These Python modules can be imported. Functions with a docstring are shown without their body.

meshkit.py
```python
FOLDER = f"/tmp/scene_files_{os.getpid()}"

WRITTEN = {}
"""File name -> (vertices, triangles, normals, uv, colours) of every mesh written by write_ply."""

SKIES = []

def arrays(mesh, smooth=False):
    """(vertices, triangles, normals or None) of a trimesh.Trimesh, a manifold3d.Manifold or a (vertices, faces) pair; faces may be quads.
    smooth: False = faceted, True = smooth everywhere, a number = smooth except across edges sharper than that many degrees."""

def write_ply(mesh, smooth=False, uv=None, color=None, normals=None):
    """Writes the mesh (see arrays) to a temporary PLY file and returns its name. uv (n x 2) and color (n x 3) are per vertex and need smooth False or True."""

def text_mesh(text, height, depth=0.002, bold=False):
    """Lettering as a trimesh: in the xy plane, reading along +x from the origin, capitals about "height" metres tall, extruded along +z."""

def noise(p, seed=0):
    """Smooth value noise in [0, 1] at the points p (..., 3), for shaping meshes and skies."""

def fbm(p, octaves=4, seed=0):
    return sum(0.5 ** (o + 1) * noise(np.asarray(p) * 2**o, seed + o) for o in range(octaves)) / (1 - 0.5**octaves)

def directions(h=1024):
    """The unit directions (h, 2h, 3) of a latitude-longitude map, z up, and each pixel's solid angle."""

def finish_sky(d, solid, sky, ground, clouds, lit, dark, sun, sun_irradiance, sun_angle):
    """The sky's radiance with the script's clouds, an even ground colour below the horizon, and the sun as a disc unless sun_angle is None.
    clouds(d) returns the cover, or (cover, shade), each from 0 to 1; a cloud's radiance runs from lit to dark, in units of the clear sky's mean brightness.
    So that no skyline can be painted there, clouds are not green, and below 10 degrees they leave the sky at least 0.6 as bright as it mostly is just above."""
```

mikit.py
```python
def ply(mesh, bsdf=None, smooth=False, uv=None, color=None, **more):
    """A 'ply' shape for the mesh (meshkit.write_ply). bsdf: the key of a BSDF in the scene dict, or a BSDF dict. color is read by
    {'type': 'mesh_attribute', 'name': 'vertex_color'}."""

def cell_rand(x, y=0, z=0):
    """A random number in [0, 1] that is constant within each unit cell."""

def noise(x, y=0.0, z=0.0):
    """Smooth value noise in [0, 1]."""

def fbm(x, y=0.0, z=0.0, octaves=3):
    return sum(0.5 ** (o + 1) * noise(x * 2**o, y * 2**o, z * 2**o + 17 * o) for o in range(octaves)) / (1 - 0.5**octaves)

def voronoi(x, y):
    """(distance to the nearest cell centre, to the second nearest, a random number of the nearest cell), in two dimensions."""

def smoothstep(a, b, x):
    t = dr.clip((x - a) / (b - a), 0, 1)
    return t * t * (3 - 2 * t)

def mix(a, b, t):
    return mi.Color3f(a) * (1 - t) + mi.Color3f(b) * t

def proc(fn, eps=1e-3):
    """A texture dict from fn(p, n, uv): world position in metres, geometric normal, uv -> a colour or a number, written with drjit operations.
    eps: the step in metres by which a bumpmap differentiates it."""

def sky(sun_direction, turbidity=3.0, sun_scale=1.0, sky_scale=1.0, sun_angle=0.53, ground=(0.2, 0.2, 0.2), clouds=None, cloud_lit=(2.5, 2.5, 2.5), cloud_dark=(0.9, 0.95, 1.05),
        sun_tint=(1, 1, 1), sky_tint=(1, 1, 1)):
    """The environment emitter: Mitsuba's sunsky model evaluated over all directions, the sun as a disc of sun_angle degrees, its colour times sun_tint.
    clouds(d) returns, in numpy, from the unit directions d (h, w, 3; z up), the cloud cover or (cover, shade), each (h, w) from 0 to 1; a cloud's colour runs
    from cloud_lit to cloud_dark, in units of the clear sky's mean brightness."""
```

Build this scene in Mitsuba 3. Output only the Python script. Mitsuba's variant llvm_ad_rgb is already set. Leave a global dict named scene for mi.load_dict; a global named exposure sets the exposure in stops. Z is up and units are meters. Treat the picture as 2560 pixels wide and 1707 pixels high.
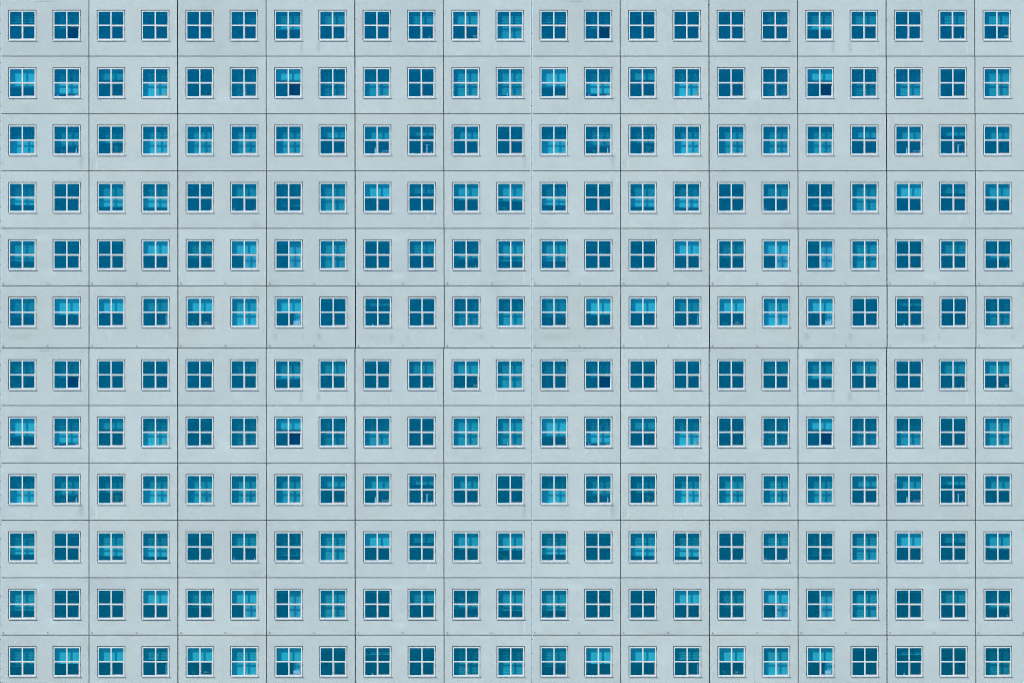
import math, random
import numpy as np, trimesh, drjit as dr, mitsuba as mi, manifold3d as m3
import mikit
from mikit import proc, noise, fbm, cell_rand, smoothstep, mix, ply

# ------------------------------------------------------------------ camera, sky, exposure
S = 0.023                       # metres on the facade per pixel of the 2560 px photograph
ZT = 44.27                      # height of the photograph's top edge
TILE = 1329.0                   # the facade repeats every six panels
DIST, CAM_Z = 600.0, 3.0
T = mi.ScalarTransform4f
XC, ZC = 1280 * S, ZT - 853.5 * S
scene, labels = {}, {}
scene['camera'] = {
    'type': 'perspective', 'fov_axis': 'x', 'fov': math.degrees(2 * math.atan(1280 * S / DIST)),
    'near_clip': 1.0, 'far_clip': 20000.0,
    'principal_point_offset_y': -(ZC - CAM_Z) / (2560 * S * 682 / 1024),
    'to_world': T().look_at(origin=[XC, -DIST, CAM_Z], target=[XC, 0, CAM_Z], up=[0, 0, 1])}
scene['sky'] = mikit.sky((-1.0, -1.0, 0.86), turbidity=2.6, sun_tint=(0.88, 1.0, 1.20), sky_tint=(0.90, 1.0, 1.12), ground=(0.22, 0.22, 0.21))
exposure = 1.9

# ------------------------------------------------------------------ helpers
def box(x0, x1, y0, y1, z0, z1):
    m = trimesh.creation.box(extents=[x1 - x0, y1 - y0, z1 - z0])
    m.apply_translation([(x0 + x1) / 2, (y0 + y1) / 2, (z0 + z1) / 2])
    return m
def mbox(x0, x1, y0, y1, z0, z1):
    return m3.Manifold.cube([x1 - x0, y1 - y0, z1 - z0]).translate([x0, y0, z0])
def slab(outer, holes, y0, y1):
    """A plate in the facade plane: rectangles (x0, x1, z0, z1), thickness from y0 to y1."""
    m = mbox(outer[0], outer[1], y0, y1, outer[2], outer[3])
    for h in holes:
        m = m - mbox(h[0], h[1], y0 - 1, y1 + 1, h[2], h[3])
    return m
def cat(*ms):
    return trimesh.util.concatenate(list(ms))
used = {}
def numbered(name):
    n = used.get(name, 0); used[name] = n + 1
    return name if n == 0 else '%s_%03d' % (name, n)
def put(key, shape, at=None, label=None):
    d = dict(shape)
    if at is not None: d['to_world'] = T().translate(list(at))
    key = numbered(key)
    scene[key] = d
    if label: labels[key] = {'label': label}
    return key
def pick(c):
    return {'type': 'rgb', 'value': list(c)}
def plain(name, col, rough=0.6, spec=0.3):
    scene[name] = {'type': 'twosided', 'bsdf': {'type': 'principled', 'base_color': pick(col), 'roughness': rough, 'specular': spec}}
    return name

# ------------------------------------------------------------------ materials
# stains and lime streaks of the concrete, in photo pixels of one tile: x, y, half width, half height, amount (dark > 0)
STAINS = [
    (754, 121, 5, 13, .07), (796, 119, 5, 12, .08), (867, 120, 3, 14, .05), (204, 404, 6, 17, .09), (231, 408, 4, 12, .05),
    (1311, 405, 5, 16, .08), (60, 842, 40, 9, .045), (980, 845, 6, 11, .08), (1020, 842, 5, 9, .05), (688, 842, 6, 9, .07),
    (757, 843, 5, 10, .05), (797, 841, 6, 9, .07), (1205, 842, 6, 8, .05), (113, 4.5, 24, 1.6, .13), (540, 236, 4, 9, .05),
    (70, 272, 22, 12, .03), (640, 730, 14, 30, .03), (905, 60, 12, 30, .03), (640, 560, 12, 10, .04), (930, 843, 26, 7, .03),
    (320, 712, 40, 6, .03), (530, 120, 30, 10, .025), (1240, 720, 18, 20, .03),
    (978, 122, 1.0, 14, -.10), (1088.6, 120, 1.0, 15, -.10), (1239.7, 122, 1.0, 14, -.09), (241.5, 411, 1.0, 12, -.12),
    (1070, 544, 2.5, 10, -.09), (274, 843, 1.6, 9, -.08), (370, 842, 1.8, 8, -.08), (416, 842, 1.4, 8, -.07), (1310.5, 696, 1.6, 15, -.10),
    (865, 122, 1.0, 14, -.07), (105, 595, 22, 9, -.04), (128, 680, 14, 10, -.04), (985, 595, 30, 7, -.04), (1000, 690, 22, 9, -.05), (565, 240, 34, 16, -.035)]
def wall_tone(p, n, uv):
    px, py = p.x / S, (ZT - p.z) / S
    tx = px - TILE * dr.floor((px + 2) / TILE)
    low = py > 872.3
    ty = dr.select(low, py - 872.3, py)
    cx, cy = dr.floor((px + 1) / 221.6), dr.floor((ty + 2.2) / 143.3)
    c6 = cx - 6 * dr.floor(cx / 6)
    tone = 0.970 + 0.075 * cell_rand(c6, cy, 5)
    hue = cell_rand(c6, cy, 9) - 0.5
    big = fbm(p.x * 0.33 + c6 * 7.3, p.z * 0.33 + cy * 3.1, p.y, 3) - 0.5
    mid = noise(p.x * 1.9, p.z * 1.9, p.y) - 0.5
    grain = noise(p.x * 9.0, p.z * 9.0, p.y * 9) - 0.5
    fine = noise(p.x * 26.0, p.z * 26.0, p.y * 26) - 0.5
    t = tone * (1 + 0.10 * big + 0.04 * mid + 0.03 * grain + 0.03 * fine)
    for sx, sy, wx, wy, a in STAINS:
        ey = (ty - sy) / wy
        g = dr.exp(-dr.square((tx - sx) / wx) - dr.square(dr.square(ey)))
        t *= 1 - 1.9 * a * g * (0.55 + 0.9 * noise(tx * 0.35, ty * 0.11, sx))
    hair = dr.select((dr.abs(tx - 556.3) < 0.35) & (ty > 747) & (ty < 836), 0.72, 1.0)
    t *= hair
    return mi.Color3f(0.428 * t * (1 + 0.018 * hue), 0.53 * t * (1 + 0.006 * hue), 0.592 * t * (1 - 0.02 * hue))
def wall_bump(p, n, uv):
    return noise(p.x * 6, p.z * 6, p.y * 6) + 0.4 * noise(p.x * 15, p.z * 15, p.y * 15)
scene['concrete'] = {'type': 'twosided', 'bsdf': {'type': 'bumpmap', 'arbitrary': proc(wall_bump, 0.004), 'scale': 0.0022,
                     'bsdf': {'type': 'diffuse', 'reflectance': proc(wall_tone)}}}
plain('white_metal', (0.545, 0.64, 0.73), 0.35, 0.5)
plain('sash_grey', (0.36, 0.36, 0.355), 0.5, 0.4)
plain('joint_rubber', (0.36, 0.41, 0.44), 0.8, 0.0)
plain('blind_teal', (0.09, 0.61, 0.62), 0.6, 0.2)
plain('curtain_cloth', (0.12, 0.50, 0.56), 0.9, 0.1)
plain('room_paint', (0.10, 0.40, 0.50), 0.9, 0.1)
plain('room_floor', (0.07, 0.27, 0.36), 0.8, 0.2)
plain('cable_dark', (0.22, 0.24, 0.26), 0.6, 0.3)
plain('cable_blue', (0.24, 0.37, 0.47), 0.5, 0.4)
plain('strip_pale', (0.55, 0.68, 0.78), 0.4, 0.5)
plain('anchor_steel', (0.05, 0.055, 0.06), 0.5, 0.5)
plain('roof_felt', (0.10, 0.10, 0.10), 0.9, 0.1)
plain('pink_glaze', (0.75, 0.16, 0.50), 0.3, 0.5)
plain('white_glaze', (0.82, 0.84, 0.82), 0.3, 0.5)
plain('yellow_petal', (0.90, 0.62, 0.14), 0.6, 0.2)
plain('leaf_green', (0.16, 0.42, 0.14), 0.6, 0.3)
plain('petal_white', (0.85, 0.87, 0.84), 0.6, 0.2)
plain('pot_clay', (0.35, 0.16, 0.08), 0.7, 0.2)
plain('pot_dark', (0.05, 0.05, 0.06), 0.5, 0.3)
plain('device_grey', (0.45, 0.48, 0.50), 0.5, 0.3)
def glass(name, trans, refl, ior):
    scene[name] = {'type': 'thindielectric', 'int_ior': ior, 'ext_ior': 1.0, 'specular_transmittance': pick(trans), 'specular_reflectance': pick(refl)}
    return name
glass('glass_fixed', (0.58, 0.83, 0.94), (0.0, 0.55, 1.0), 2.2)
glass('glass_sash', (0.58, 0.82, 0.94), (0.0, 0.53, 1.0), 2.2)
def paving_tone(p, n, uv):
    t = 0.8 + 0.4 * fbm(p.x * 0.2, p.y * 0.2, 0.0, 3)
    return mi.Color3f(0.21 * t, 0.21 * t, 0.20 * t)
scene['paving'] = {'type': 'twosided', 'bsdf': {'type': 'diffuse', 'reflectance': proc(paving_tone)}}

# ------------------------------------------------------------------ layout (photo pixels)
P, PH = 221.55, 143.3
def row_top(r):                                  # top joint of panel row r (0..11)
    return -2.2 + PH * r if r < 6 else 870.1 + PH * (r - 6)
def row_bottom(r):
    return 870.1 if r == 5 else row_top(r) + PH
def win_top(r):
    return 25.8 + 143.2 * r if r < 6 else 898.2 + 143.2 * (r - 6)
def stretch(r):
    return 0.0022 * r / 5 if r < 6 else 0.0006 + 0.0012 * (r - 6) / 5
def col_x(r, c, dx=0.0):                         # left joint of panel column c plus dx
    half, j = divmod(c, 6)
    x0 = 0.6 if half == 0 else TILE + (0.6 * stretch(r) / 0.002 if r < 6 else 0.7)
    if half == 2: return TILE * 2 + dx
    return x0 + (P * j + dx) * (1 + stretch(r))
def wz(py): return ZT - py * S

# ------------------------------------------------------------------ ground
g = trimesh.creation.cylinder(radius=7000, height=0.5, sections=96); g.apply_translation([0, 0, -0.25])
put('ground', ply(g, 'paving')); labels['ground'] = {'kind': 'structure', 'label': 'grey paved ground in front of the building'}

# ------------------------------------------------------------------ the building
B = 'office_building'
labels[B] = {'label': 'pale grey concrete office block with rows of square blue windows', 'category': 'building'}
TH = 0.30                                        # panel thickness
WIN_DX = (20.1, 130.9)                           # window openings in a panel
WO, HO = 70.3 * S, 77.0 * S                      # opening
NROW, NCOL = 12, 12
def joint(c): return 2.45 if c % 2 == 0 else 2.0 # joint width, px
panel_cache = {}
for r in range(NROW):
    for c in range(NCOL):
        xl, xr = col_x(r, c) + joint(c) / 2, col_x(r, c + 1) - joint(c + 1) / 2
        zt, zb = wz(row_top(r) + .95), wz(row_bottom(r) - .95)
        holes = []
        for k, dx in enumerate(WIN_DX):
            x = col_x(r, c, dx) * S
            if c == 11 and k == 1: continue
            holes.append((x - .005, x + WO + .005, wz(win_top(r)) - HO, wz(win_top(r)) + .005))
        put(B + '__facade_panel', ply(slab((xl * S, xr * S, zb, zt), holes, 0, TH), 'concrete'))
XL, XR = 0.0, TILE * 2 * S
# sealant in the joints
strips = []
for r in range(NROW):
    for c in range(NCOL + 1):
        x = col_x(r, c) * S; w = 0.06
        if c in (0, NCOL): continue
        strips.append(box(x - w, x + w, 0.270, 0.29, wz(row_bottom(r)) + .03, wz(row_top(r)) - .03))
for r in range(NROW + 1):
    z = wz(row_top(r) if r < NROW else row_bottom(11))
    strips.append(box(XL + .05, XR - .05, 0.265, 0.285, z - .035, z + .035))
k_ = put(B + '__joint_sealant', ply(cat(*strips), 'joint_rubber')); labels[k_] = {'kind': 'stuff'}
# podium, parapet, end walls, roof and the rooms behind the windows
zbot, ztop = wz(row_bottom(11)), wz(row_top(0))
for c in range(NCOL):
    xl, xr = col_x(11, c) + joint(c) / 2, col_x(11, c + 1) - joint(c + 1) / 2
    put(B + '__podium_panel', ply(box(xl * S, xr * S, 0, TH, 0.02, zbot - .03), 'concrete'))
put(B + '__parapet', ply(box(XL, XR, 0, 0.35, ztop + .03, ztop + 0.95), 'concrete'))
put(B + '__end_wall', ply(box(XL - .25, XL + 0.0, 0.004, 15, 0, ztop + .95), 'concrete'))
put(B + '__end_wall', ply(box(XR, XR + .25, 0.004, 15, 0, ztop + .95), 'concrete'))
put(B + '__rear_wall', ply(box(XL, XR, 14.7, 15, 0, ztop + .95), 'concrete'))
put(B + '__roof', ply(box(XL, XR, 0.35, 14.7, ztop + .05, ztop + .3), 'roof_felt'))
for r in range(NROW + 1):
    z = ztop if r == 0 else wz(row_bottom(r - 1))
    put(B + '__floor_slab', ply(box(XL, XR, TH + .01, 7.0, z - .14, z + .04), 'room_floor'))
for c in range(1, NCOL):
    x = col_x(3, c) * S
    put(B + '__partition_wall', ply(box(x - .06, x + .06, TH + .02, 7.0, 0.0, ztop - .15), 'room_paint'))
put(B + '__corridor_wall', ply(box(XL, XR, 7.0, 7.15, 0, ztop), 'room_paint'))

# ------------------------------------------------------------------ windows
# window geometry, metres, origin at the opening's top left corner, z down
def L(px): return px * S
GAP = L(1.75)
F0, F1, FT, FB = GAP, WO - GAP, -GAP, -L(75.3)
PX = [(L(4.35), L(33.6)), (L(36.8), L(65.9))]
PZ = [(-L(36.85), -L(4.6)), (-L(72.0), -L(40.15))]       # upper, lower: (bottom, top)
frame_mesh = slab((F0, F1, FB, FT), [(a, b, z0, z1) for a, b in PX for z0, z1 in PZ], 0.004, 0.054)
FRAME = ply(frame_mesh, 'white_metal')
GASKET = ply(slab((-.004, WO + .004, FB - .001, .004), [(F0 + .004, F1 - .004, FB - .5, FT - .004)], 0.26, 0.28), 'joint_rubber')
sill_mesh = mbox(-.010, WO + .010, -.072, -.0005, -L(77.3), -L(75.9)) + mbox(.002, WO - .002, -.01, .17, -L(76.95), -L(75.9)) + mbox(.03, WO - .03, .080, .345, -L(76.2), -L(72.2))
SILL = ply(sill_mesh, 'white_metal')
def pane_mesh(x0, x1, z0, z1, y):
    return (np.array([[x0, y, z0], [x1, y, z0], [x1, y, z1], [x0, y, z1]]), np.array([[0, 1, 2], [0, 2, 3]]))
e = 0.006
PANES = [ply(pane_mesh(a - e, b + e, z0 - e, z1 + e, 0.038), 'glass_fixed') for (z0, z1) in PZ for (a, b) in PX]
a, b = PX[1]; z0, z1 = PZ[1]; sb = L(1.35)
sash_mesh = slab((a + .001, b - .001, z0 + .001, z1 - .001), [(a + sb, b - sb, z0 + sb, z1 - sb)], 0.020, 0.060)
sash_pane = pane_mesh(a + sb - e, b - sb + e, z0 + sb - e, z1 - sb + e, 0.042)
SASH, SPANE = ply(sash_mesh, 'sash_grey'), ply(sash_pane, 'glass_sash')
def tilted(v, ang):
    """Bottom hung: the top swings into the room about the sash's lower edge."""
    v = np.array(v, float); y, z = v[:, 1] - 0.06, v[:, 2] - z0 - .012
    c_, s_ = math.cos(ang), math.sin(ang)
    v[:, 1], v[:, 2] = 0.075 + y * c_ + z * s_, z0 + .014 - y * s_ + z * c_
    return v
sm = sash_mesh.to_mesh()
OPEN_SASH = ply((tilted(sm.vert_properties[:, :3], .19), np.array(sm.tri_verts)), 'white_metal')
OPEN_PANE = ply((tilted(sash_pane[0], .19), sash_pane[1]), 'glass_sash')

GX0, GX1, GT, GB = PX[0][0], PX[1][1], PZ[0][1], PZ[1][0]
GH = GT - GB
PITCH, SW = 0.042, 0.058
def blind(U, Lo, b, D, seed):
    """Venetian blind down to the fraction b of the glass height; U and Lo: how far its upper and lower slats are closed, 0 to 3."""
    rnd = random.Random(seed)
    bl, br = GX0 - .05, GX1 + .05
    vs, fs = [], []
    def quad(q):
        i = len(vs); vs.extend(q); fs.append([i, i + 1, i + 2]); fs.append([i, i + 2, i + 3])
    top, bot = GT + .03, GT - GH * b
    zc = top - .05
    while zc - PITCH / 2 > bot - .02:
        f = (GT - zc) / GH
        v = U if f < .515 else Lo
        if v < 2.25: phi = math.asin(.04 + .275 * v if v < .9 else .335 * v)
        else: phi = math.atan2(1, .86) + math.acos(min(v / 2.8, 1.0) * 1.17 / 1.319)
        phi += rnd.uniform(-.05, .05)
        d, h = SW / 2 * math.cos(phi), SW / 2 * math.sin(phi)
        quad([(bl, D - d, zc - h), (br, D - d, zc - h), (br, D + d, zc + h), (bl, D + d, zc + h)])
        zc -= PITCH
    v, f = np.array(vs), np.array(fs)
    rails = [box(bl, br, D - .02, D + .02, top, top + .05), box(bl, br, D - .014, D + .014, bot - .028, bot - .004)]
    cords = [box(x - .003, x + .003, D - SW * .52, D - SW * .49, bot, top) for x in (bl + .50, br - .24)]
    return cat(trimesh.Trimesh(v, f, process=False), *rails, *cords)
def curtain(x0_, x1_, z0_, z1_, y, waves, amp):
    n = 24; xs = np.linspace(x0_, x1_, n)
    ys = y + amp * np.sin(np.linspace(0, waves * 2 * math.pi, n))
    v = np.vstack([np.stack([xs, ys, np.full(n, z0_)], 1), np.stack([xs, ys, np.full(n, z1_)], 1)])
    f = [[i, i + 1, n + i + 1] for i in range(n - 1)] + [[i, n + i + 1, n + i] for i in range(n - 1)]
    return (v, np.array(f))
# (upper slats, lower slats, fraction drawn) for the windows of one tile, six rows of twelve
W = [
    [(.55, 0, .37), (.35, .9, .58), (.25, 0, .26), (.2, 0, .26), (.4, 0, .48), (.45, 0, .48), (1.2, 2.4, .65), (1.5, 0, .5), (.25, 0, .45), (1.5, 0, .5), (2.1, 0, .5), (1.5, 2.0, 1)],
    [(2.7, 2.3, .66), (.6, 2.6, .88), (1.7, 0, .36), (.6, 2.5, 1), (.15, 0, .3), (.3, .5, 1), (2.7, 0, .39), (.2, 1.0, 1), (.25, 2.0, .96), (.2, 0, .35), (2.0, 2.0, 1), (2.0, 1.8, .92)],
    [(.3, 2.3, 1), (1.1, 1.8, .71), (.6, 1.1, .585), (1.3, 2.5, 1), (1.7, 2.2, 1), (1.5, 2.0, 1), (1.4, 2.2, 1), (2.0, 0, .39), (2.0, 0, .5), (1.7, 0, .30), (1.9, 0, .5), (0, 0, 0)],
    [(.7, 2.7, .765), (.15, 0, .3), (1.5, 2.5, .82), (.8, 2.6, .85), (0, 0, 0), (1.3, 0, .45), (.1, .2, .79), (1.4, 2.0, 1), (2.8, 0, .5), (1.0, 0, .305), (2.2, 1.6, .56), (2.2, 1.9, .62)],
    [(1.8, 2.2, .71), (.2, 0, .3), (.25, 0, .25), (2.6, 0, .5), (1.1, .4, .6), (2.7, 0, .43), (.2, 0, .4), (1.7, 1.7, 1), (.35, 0, .5), (1.4, 0, .5), (.25, 2.0, .66), (1.9, 1.4, .72)],
    [(.9, .7, .67), (2.6, 2.6, .57), (2.6, 0, .5), (1.4, 0, .42), (2.6, 0, .5), (2.1, 2.3, 1), (2.7, 0, .45), (.2, 0, .15), (.7, 0, .235), (.25, 0, .5), (.15, 1.2, 1), (.4, 2.2, 1)]]
OPEN = {(0, 1), (1, 6)}
CURTAINS = {(4, 5): [(PX[1][0] - .03, PX[1][1] + .03, GB, PZ[1][1] + .05, .42, 3, .012)],
            (4, 6): [(PX[1][0] - .03, PX[1][1] + .03, GB, GT, .40, 3, .012)],
            (5, 6): [(L(47), L(66), GB + .16, PZ[1][1] + .05, .36, 2, .012)],
            (5, 3): [(L(59.5), L(63.5), GB, PZ[1][1] - .05, .17, 1.2, .02)],
            (5, 0): [(GX0 - .03, GX1 + .03, PZ[0][0], GT + .02, .44, 9, .012)]}
BL, CU = {}, {}
for r in range(6):
    for c in range(12):
        U, Lo, b = W[r][c]
        if U < .42 and Lo < .1: U, Lo, b = .12, 0, .05 + .02 * ((r * 5 + c * 3) % 4)    # drawn up
        if b > 0.02: BL[r, c] = ply(blind(U, Lo, b, 0.405 if r == 2 else 0.30, 100 * r + c), 'blind_teal')
for k, v in CURTAINS.items(): CU[k] = [ply(curtain(*q), 'curtain_cloth') for q in v]
ORD = ['', 'first', 'second', 'third', 'fourth', 'fifth', 'sixth', 'seventh', 'eighth', 'ninth', 'tenth', 'eleventh', 'twelfth', 'thirteenth', 'fourteenth', 'fifteenth',
       'sixteenth', 'seventeenth', 'eighteenth', 'nineteenth', 'twentieth', 'twenty-first', 'twenty-second', 'twenty-third']
WIN_AT = {}
for r in range(NROW):
    for w in range(23):
        c, k = divmod(w, 2)
        base = (r % 6, w % 12)
        at = (col_x(r, c, WIN_DX[k]) * S, 0, wz(win_top(r)))
        WIN_AT[r, w] = at
        opened = base in OPEN
        key = put(B + '__window', FRAME, at, 'window with its lower right sash tilted open' if opened else None)
        put(key + '__gasket', GASKET, at)
        put(key + '__sill', SILL, at)
        for q in PANES[:3]: put(key + '__pane', q, at)
        put(key + '__sash', OPEN_SASH if opened else SASH, at, 'sash tilted inwards at its top' if opened else None)
        put(key + '__pane', OPEN_PANE if opened else SPANE, at)
        if base in BL:
            kb = put(key + '__blind', BL[base], at); labels[kb] = {'kind': 'stuff'}
        for q in CU.get(base, ()): put(key + '__curtain', q, at)

# ------------------------------------------------------------------ anchor bolts under the windows of three rows
def rod(p0, p1, rad, n=6):
    return trimesh.creation.cylinder(radius=rad, segment=[p0, p1], sections=n)
bolt = m3.Manifold.batch_boolean([mbox(-.022, .022, -.010, .01, -.022, .022), mbox(-.011, .011, -.062, .0, -.011, .011), mbox(-.010, .014, -.062, -.044, -.045, .0)], m3.OpType.Add)
BOLT = ply(bolt, 'anchor_steel')
for r in (4, 5, 10):
    for c in range(NCOL):
        for dx in (6.9, 118.0):
            put(B + '__anchor_bolt', BOLT, (col_x(r, c, dx) * S, 0, wz(row_bottom(r) - 6.4)))

# ------------------------------------------------------------------ cables in every second joint, with clips
def cable(c, pale):
    key = numbered('cable_strip')
    segs, clips = [], []
    for r in range(NROW):
        x = col_x(r, c) * S
        y_ = .012 if pale else .13
        segs.append(box(x - (.022 if pale else .014), x + (.020 if pale else .014), y_, y_ + .03, wz(row_bottom(r)), wz(row_top(r))))
    zz = ztop - .35
    while zz > zbot:
        r = min(range(NROW), key=lambda q: abs((wz(row_top(q)) + wz(row_bottom(q))) / 2 - zz))
        x = col_x(r, c) * S
        clips.append(box(x - .012, x + .050, -.016, .13, zz - .012, zz + .012)); zz -= 36 * S
    scene[key + '__cable'] = ply(cat(*segs), 'cable_blue' if pale else 'cable_dark')
    scene[key + '__clip'] = ply(cat(*clips), 'anchor_steel'); labels[key + '__clip'] = {'kind': 'stuff'}
    if pale:
        pl = []
        for r in range(NROW):
            x = col_x(r, c) * S
            pl += [box(x + .022, x + .060, -.006, .03, wz(row_bottom(r)), wz(row_top(r)))]
            if r < 6: pl += [box(x - .062, x - .026, -.006, .03, wz(row_bottom(r)), wz(row_top(r)))]
        scene[key + '__edge_trim'] = ply(cat(*pl), 'strip_pale'); labels[key + '__edge_trim'] = {'kind': 'stuff', 'label': 'pale blue metal trim along the joint'}
    return key
for c in range(0, 12, 2):
    pale = c in (0, 6)
    k = cable(c, pale)
    n = c * 2
    lab = ('thin blue cable with pale trim running down the building\'s left edge' if c == 0 else
           'thin blue cable with pale trim between twelfth and thirteenth window columns' if c == 6 else
           'thin dark clipped cable down the joint between %s and %s window columns' % (ORD[n], ORD[n + 1]))
    labels[k] = {'label': lab, 'category': 'cable', 'group': 'cables clipped down the facade joints'}

# ------------------------------------------------------------------ things standing on the inner sills
FLOOR = -L(72.2)
def lathe(prof, n=12):
    return trimesh.creation.revolve(np.array(prof, float), sections=n)
def mug(s=1.0):
    outer = lathe([(0, 0), (.05, 0), (.056, .02), (.056, .125), (.048, .125), (.046, .015), (0, .012)])
    return outer
def handle():
    a_ = np.linspace(-math.pi / 2, math.pi / 2, 7)
    p_ = np.stack([.054 + .038 * np.cos(a_), np.zeros(7), .065 + .04 * np.sin(a_)], 1)
    return cat(*[rod(p_[i], p_[i + 1], .008) for i in range(6)])
def leaf_cloud(n, sx, sy, z_0, z_1, size, seed):
    rnd = np.random.RandomState(seed); vs, fs = [], []
    for i in range(n):
        cpt = np.array([rnd.normal(0, sx * .45), rnd.normal(0, sy * .45), z_0 + (z_1 - z_0) * rnd.rand()])
        d1 = rnd.normal(size=3); d1 /= np.linalg.norm(d1); d2 = np.cross(d1, rnd.normal(size=3)); d2 /= np.linalg.norm(d2)
        l_, w_ = size * rnd.uniform(.7, 1.3), size * rnd.uniform(.3, .5)
        k_0 = len(vs); vs += [cpt - d1 * l_ / 2, cpt + d2 * w_ / 2, cpt + d1 * l_ / 2, cpt - d2 * w_ / 2]; fs += [[k_0, k_0 + 1, k_0 + 2], [k_0, k_0 + 2, k_0 + 3]]
    return (np.array(vs), np.array(fs))
def stems(n, spread, h, seed):
    rnd = np.random.RandomState(seed)
    return cat(*[rod([rnd.normal(0, .012), rnd.normal(0, .008), .08], [rnd.normal(0, spread), rnd.normal(0, .03), h * rnd.uniform(.7, 1)], .004, 5) for _ in range(n)])
def pot(rad, h):
    return lathe([(0, 0), (rad * .75, 0), (rad, h), (rad * .88, h), (rad * .8, h * .85), (0, h * .85)])
bottle_prof = [(0, 0), (.034, 0), (.036, .02), (.036, .17), (.014, .23), (.014, .28), (0, .28)]
def scaled(m, sx, sz):
    m = m.copy(); m.apply_scale([sx, sx, sz]); return m
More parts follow.
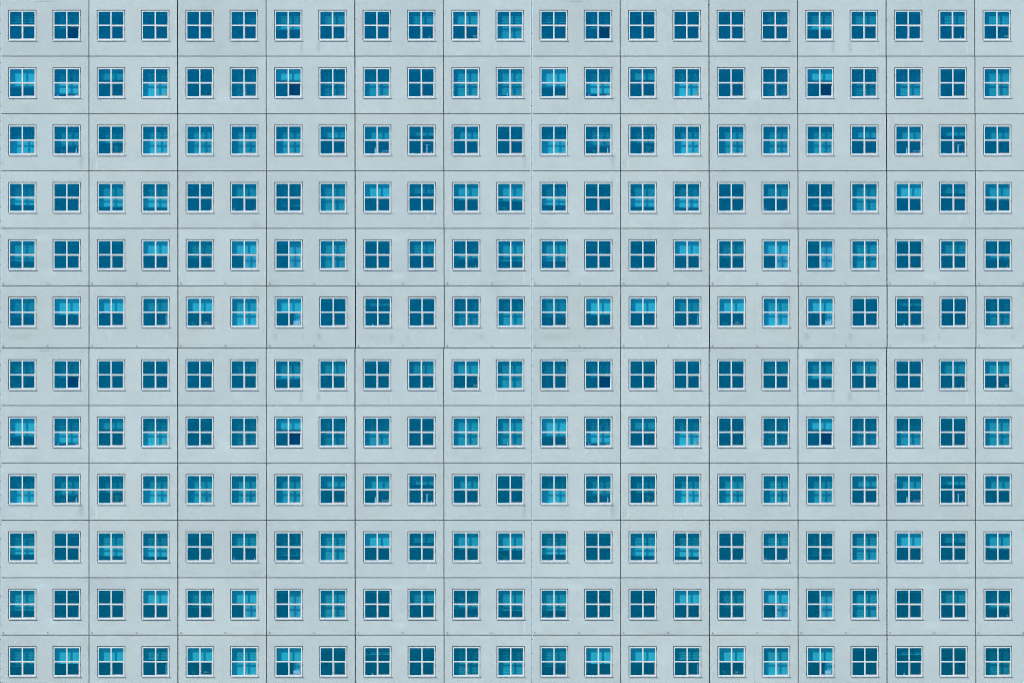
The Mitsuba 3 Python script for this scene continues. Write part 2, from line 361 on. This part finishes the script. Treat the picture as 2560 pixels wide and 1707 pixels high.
KIT = {
    'mug': [('body', mug(), 'pink_glaze'), ('handle', handle(), 'white_glaze')],
    'tissue_box': [('', box(-.095, .095, -.06, .06, 0, .085), 'white_glaze')],
    'potted_flower': [('pot', pot(.075, .09), 'yellow_petal'), ('blossom', leaf_cloud(26, .10, .06, .09, .27, .10, 3), 'yellow_petal')],
    'orchid': [('pot', pot(.05, .08), 'pot_dark'), ('stem', stems(3, .10, .24, 4), 'leaf_green'), ('blossom', leaf_cloud(16, .22, .05, .12, .25, .06, 5), 'petal_white')],
    'candle': [('', lathe([(0, 0), (.05, 0), (.05, .01), (.012, .02), (.012, .17), (0, .18)]), 'white_glaze')],
    'flower_bunch': [('pot', pot(.05, .07), 'pot_dark'), ('stem', stems(5, .08, .18, 6), 'leaf_green'), ('blossom', leaf_cloud(26, .17, .06, .10, .24, .07, 7), 'petal_white')],
    'paper_stack': [('', box(-.085, .085, -.08, .08, 0, .028), 'white_glaze')],
    'book': [('', box(-.06, .06, -.07, .07, 0, .028), 'pink_glaze')],
    'bottle': [('', scaled(lathe(bottle_prof), 1.05, 1.30), 'petal_white')],
    'small_bottle': [('', scaled(lathe(bottle_prof), .7, .72), 'petal_white')],
    'potted_plant': [('pot', pot(.07, .10), 'pot_clay'), ('foliage', leaf_cloud(75, .26, .08, .08, .42, .085, 8), 'leaf_green')],
    'low_plant': [('pot', pot(.06, .08), 'pot_dark'), ('foliage', leaf_cloud(36, .18, .07, .07, .24, .06, 9), 'leaf_green')],
    'statuette': [('', lathe([(0, 0), (.07, 0), (.07, .03), (.03, .05), (.05, .14), (.045, .22), (.02, .26), (.035, .30), (.03, .34), (0, .36)], 10), 'petal_white')],
    'picture_frame': [('border', slab((-.19, .19, .0, .19), [(-.175, .175, .015, .175)], -.012, .012), 'white_glaze'), ('board', box(-.175, .175, -.004, .006, .015, .175), 'pot_dark')],
    'stand': [('base', lathe([(0, 0), (.09, 0), (.09, .015), (0, .02)]), 'device_grey'), ('post', box(-.03, .03, -.03, .03, .02, .50), 'petal_white'), ('crossbar', box(-.19, .19, -.02, .02, .501, .515), 'petal_white')],
    'bowl': [('', lathe([(0, 0), (.03, 0), (.075, .04), (.07, .04), (.028, .01), (0, .01)]), 'white_glaze')],
    'figurine': [('', lathe([(0, 0), (.045, 0), (.035, .06), (.015, .09), (.024, .115), (0, .14)], 10), 'white_glaze')],
    'printer': [('tray', box(-.21, .21, -.10, .12, 0, .075), 'device_grey'), ('body', box(-.185, .185, -.09, .12, .076, .27), 'white_glaze')],
}
SHAPES_ = {k: [(p_, ply(m_, mat)) for p_, m_, mat in v] for k, v in KIT.items()}
# name, base row, base column, centre px from the opening's left side, category, description, depth
ITEMS = [
    ('mug', 1, 1, 11.5, 'mug', 'pink mug with white handle'), ('tissue_box', 1, 1, 60, 'box', 'small white tissue box'),
    ('potted_flower', 1, 3, 60, 'flower', 'yellow flower in a yellow pot'), ('orchid', 1, 5, 37, 'plant', 'thin plant with white blossoms'),
    ('candle', 0, 9, 56, 'candle', 'slim white candle'), ('flower_bunch', 0, 10, 57, 'flower', 'bunch of pale flowers'),
    ('paper_stack', 0, 10, 12, 'paper', 'low white paper stack'), ('book', 0, 10, 30, 'book', 'thin pink book'),
    ('bowl', 1, 11, 10, 'bowl', 'small white bowl'), ('small_bottle', 1, 11, 28.5, 'bottle', 'small white bottle'),
    ('figurine', 2, 0, 9, 'figurine', 'tiny white figurine'), ('bottle', 2, 1, 59, 'bottle', 'tall white bottle'), ('low_plant', 2, 1, 26, 'plant', 'low leafy plant'),
    ('potted_plant', 2, 2, 49, 'plant', 'bushy green pot plant'), ('figurine', 2, 2, 61.5, 'figurine', 'white cone shaped figurine'),
    ('statuette', 2, 8, 31, 'statuette', 'slim pale statuette'), ('picture_frame', 2, 8, 56, 'frame', 'white rimmed dark picture frame'),
    ('stand', 2, 9, 48.5, 'stand', 'pale T-shaped stand'), ('bowl', 2, 9, 13, 'bowl', 'small white bowl'), ('figurine', 2, 9, 59, 'figurine', 'tiny white figurine'),
    ('bowl', 3, 3, 11, 'bowl', 'small white bowl'), ('bowl', 3, 4, 25, 'bowl', 'small white bowl'), ('figurine', 3, 4, 62, 'figurine', 'tiny white figurine'),
    ('small_bottle', 3, 5, 7.5, 'bottle', 'small white bottle beside another'), ('small_bottle', 3, 5, 11, 'bottle', 'small white bottle nearer the mullion'),
    ('figurine', 3, 5, 61, 'figurine', 'tiny white figurine'), ('bowl', 3, 9, 18, 'bowl', 'small white bowl'), ('low_plant', 3, 11, 22, 'plant', 'low leafy plant'),
    ('bowl', 4, 0, 11, 'bowl', 'small white bowl'), ('candle', 4, 10, 45, 'candle', 'slim white candle beside the mullion'), ('candle', 4, 10, 59, 'candle', 'slim white candle near the right jamb'),
    ('flower_bunch', 5, 4, 46, 'flower', 'white flower in a dark pot'), ('low_plant', 5, 4, 19, 'plant', 'low leafy plant'),
    ('printer', 5, 6, 55, 'printer', 'white printer on a grey tray'), ('figurine', 5, 8, 23, 'figurine', 'tiny white figurine')]
GROUP = {'mug': 'pink mugs on window sills', 'box': 'boxes on window sills', 'flower': 'flowers on window sills', 'plant': 'plants on window sills', 'candle': 'candles on window sills',
         'paper': 'paper stacks on window sills', 'book': 'books on window sills', 'bowl': 'bowls on window sills', 'bottle': 'bottles on window sills', 'figurine': 'figurines on window sills',
         'statuette': 'statuettes on window sills', 'frame': 'picture frames on window sills', 'stand': 'stands on window sills', 'printer': 'printers on window sills'}
for name, br_, bc_, px_, cat_, desc in ITEMS:
    for r in (br_, br_ + 6):
        for w in (bc_, bc_ + 12):
            if w > 22: continue
            ax, _, az = WIN_AT[r, w]
            key = numbered(name)
            for p_, shp in SHAPES_[name]:
                d = dict(shp); d['to_world'] = T().translate([ax + L(px_), 0.20, az + FLOOR + .001])
                scene[key + ('__' + p_ if p_ else '')] = d
            labels[key] = {'label': '%s in %s window from left, %s row from top' % (desc, ORD[w + 1], ORD[r + 1]), 'category': cat_, 'group': GROUP[cat_]}
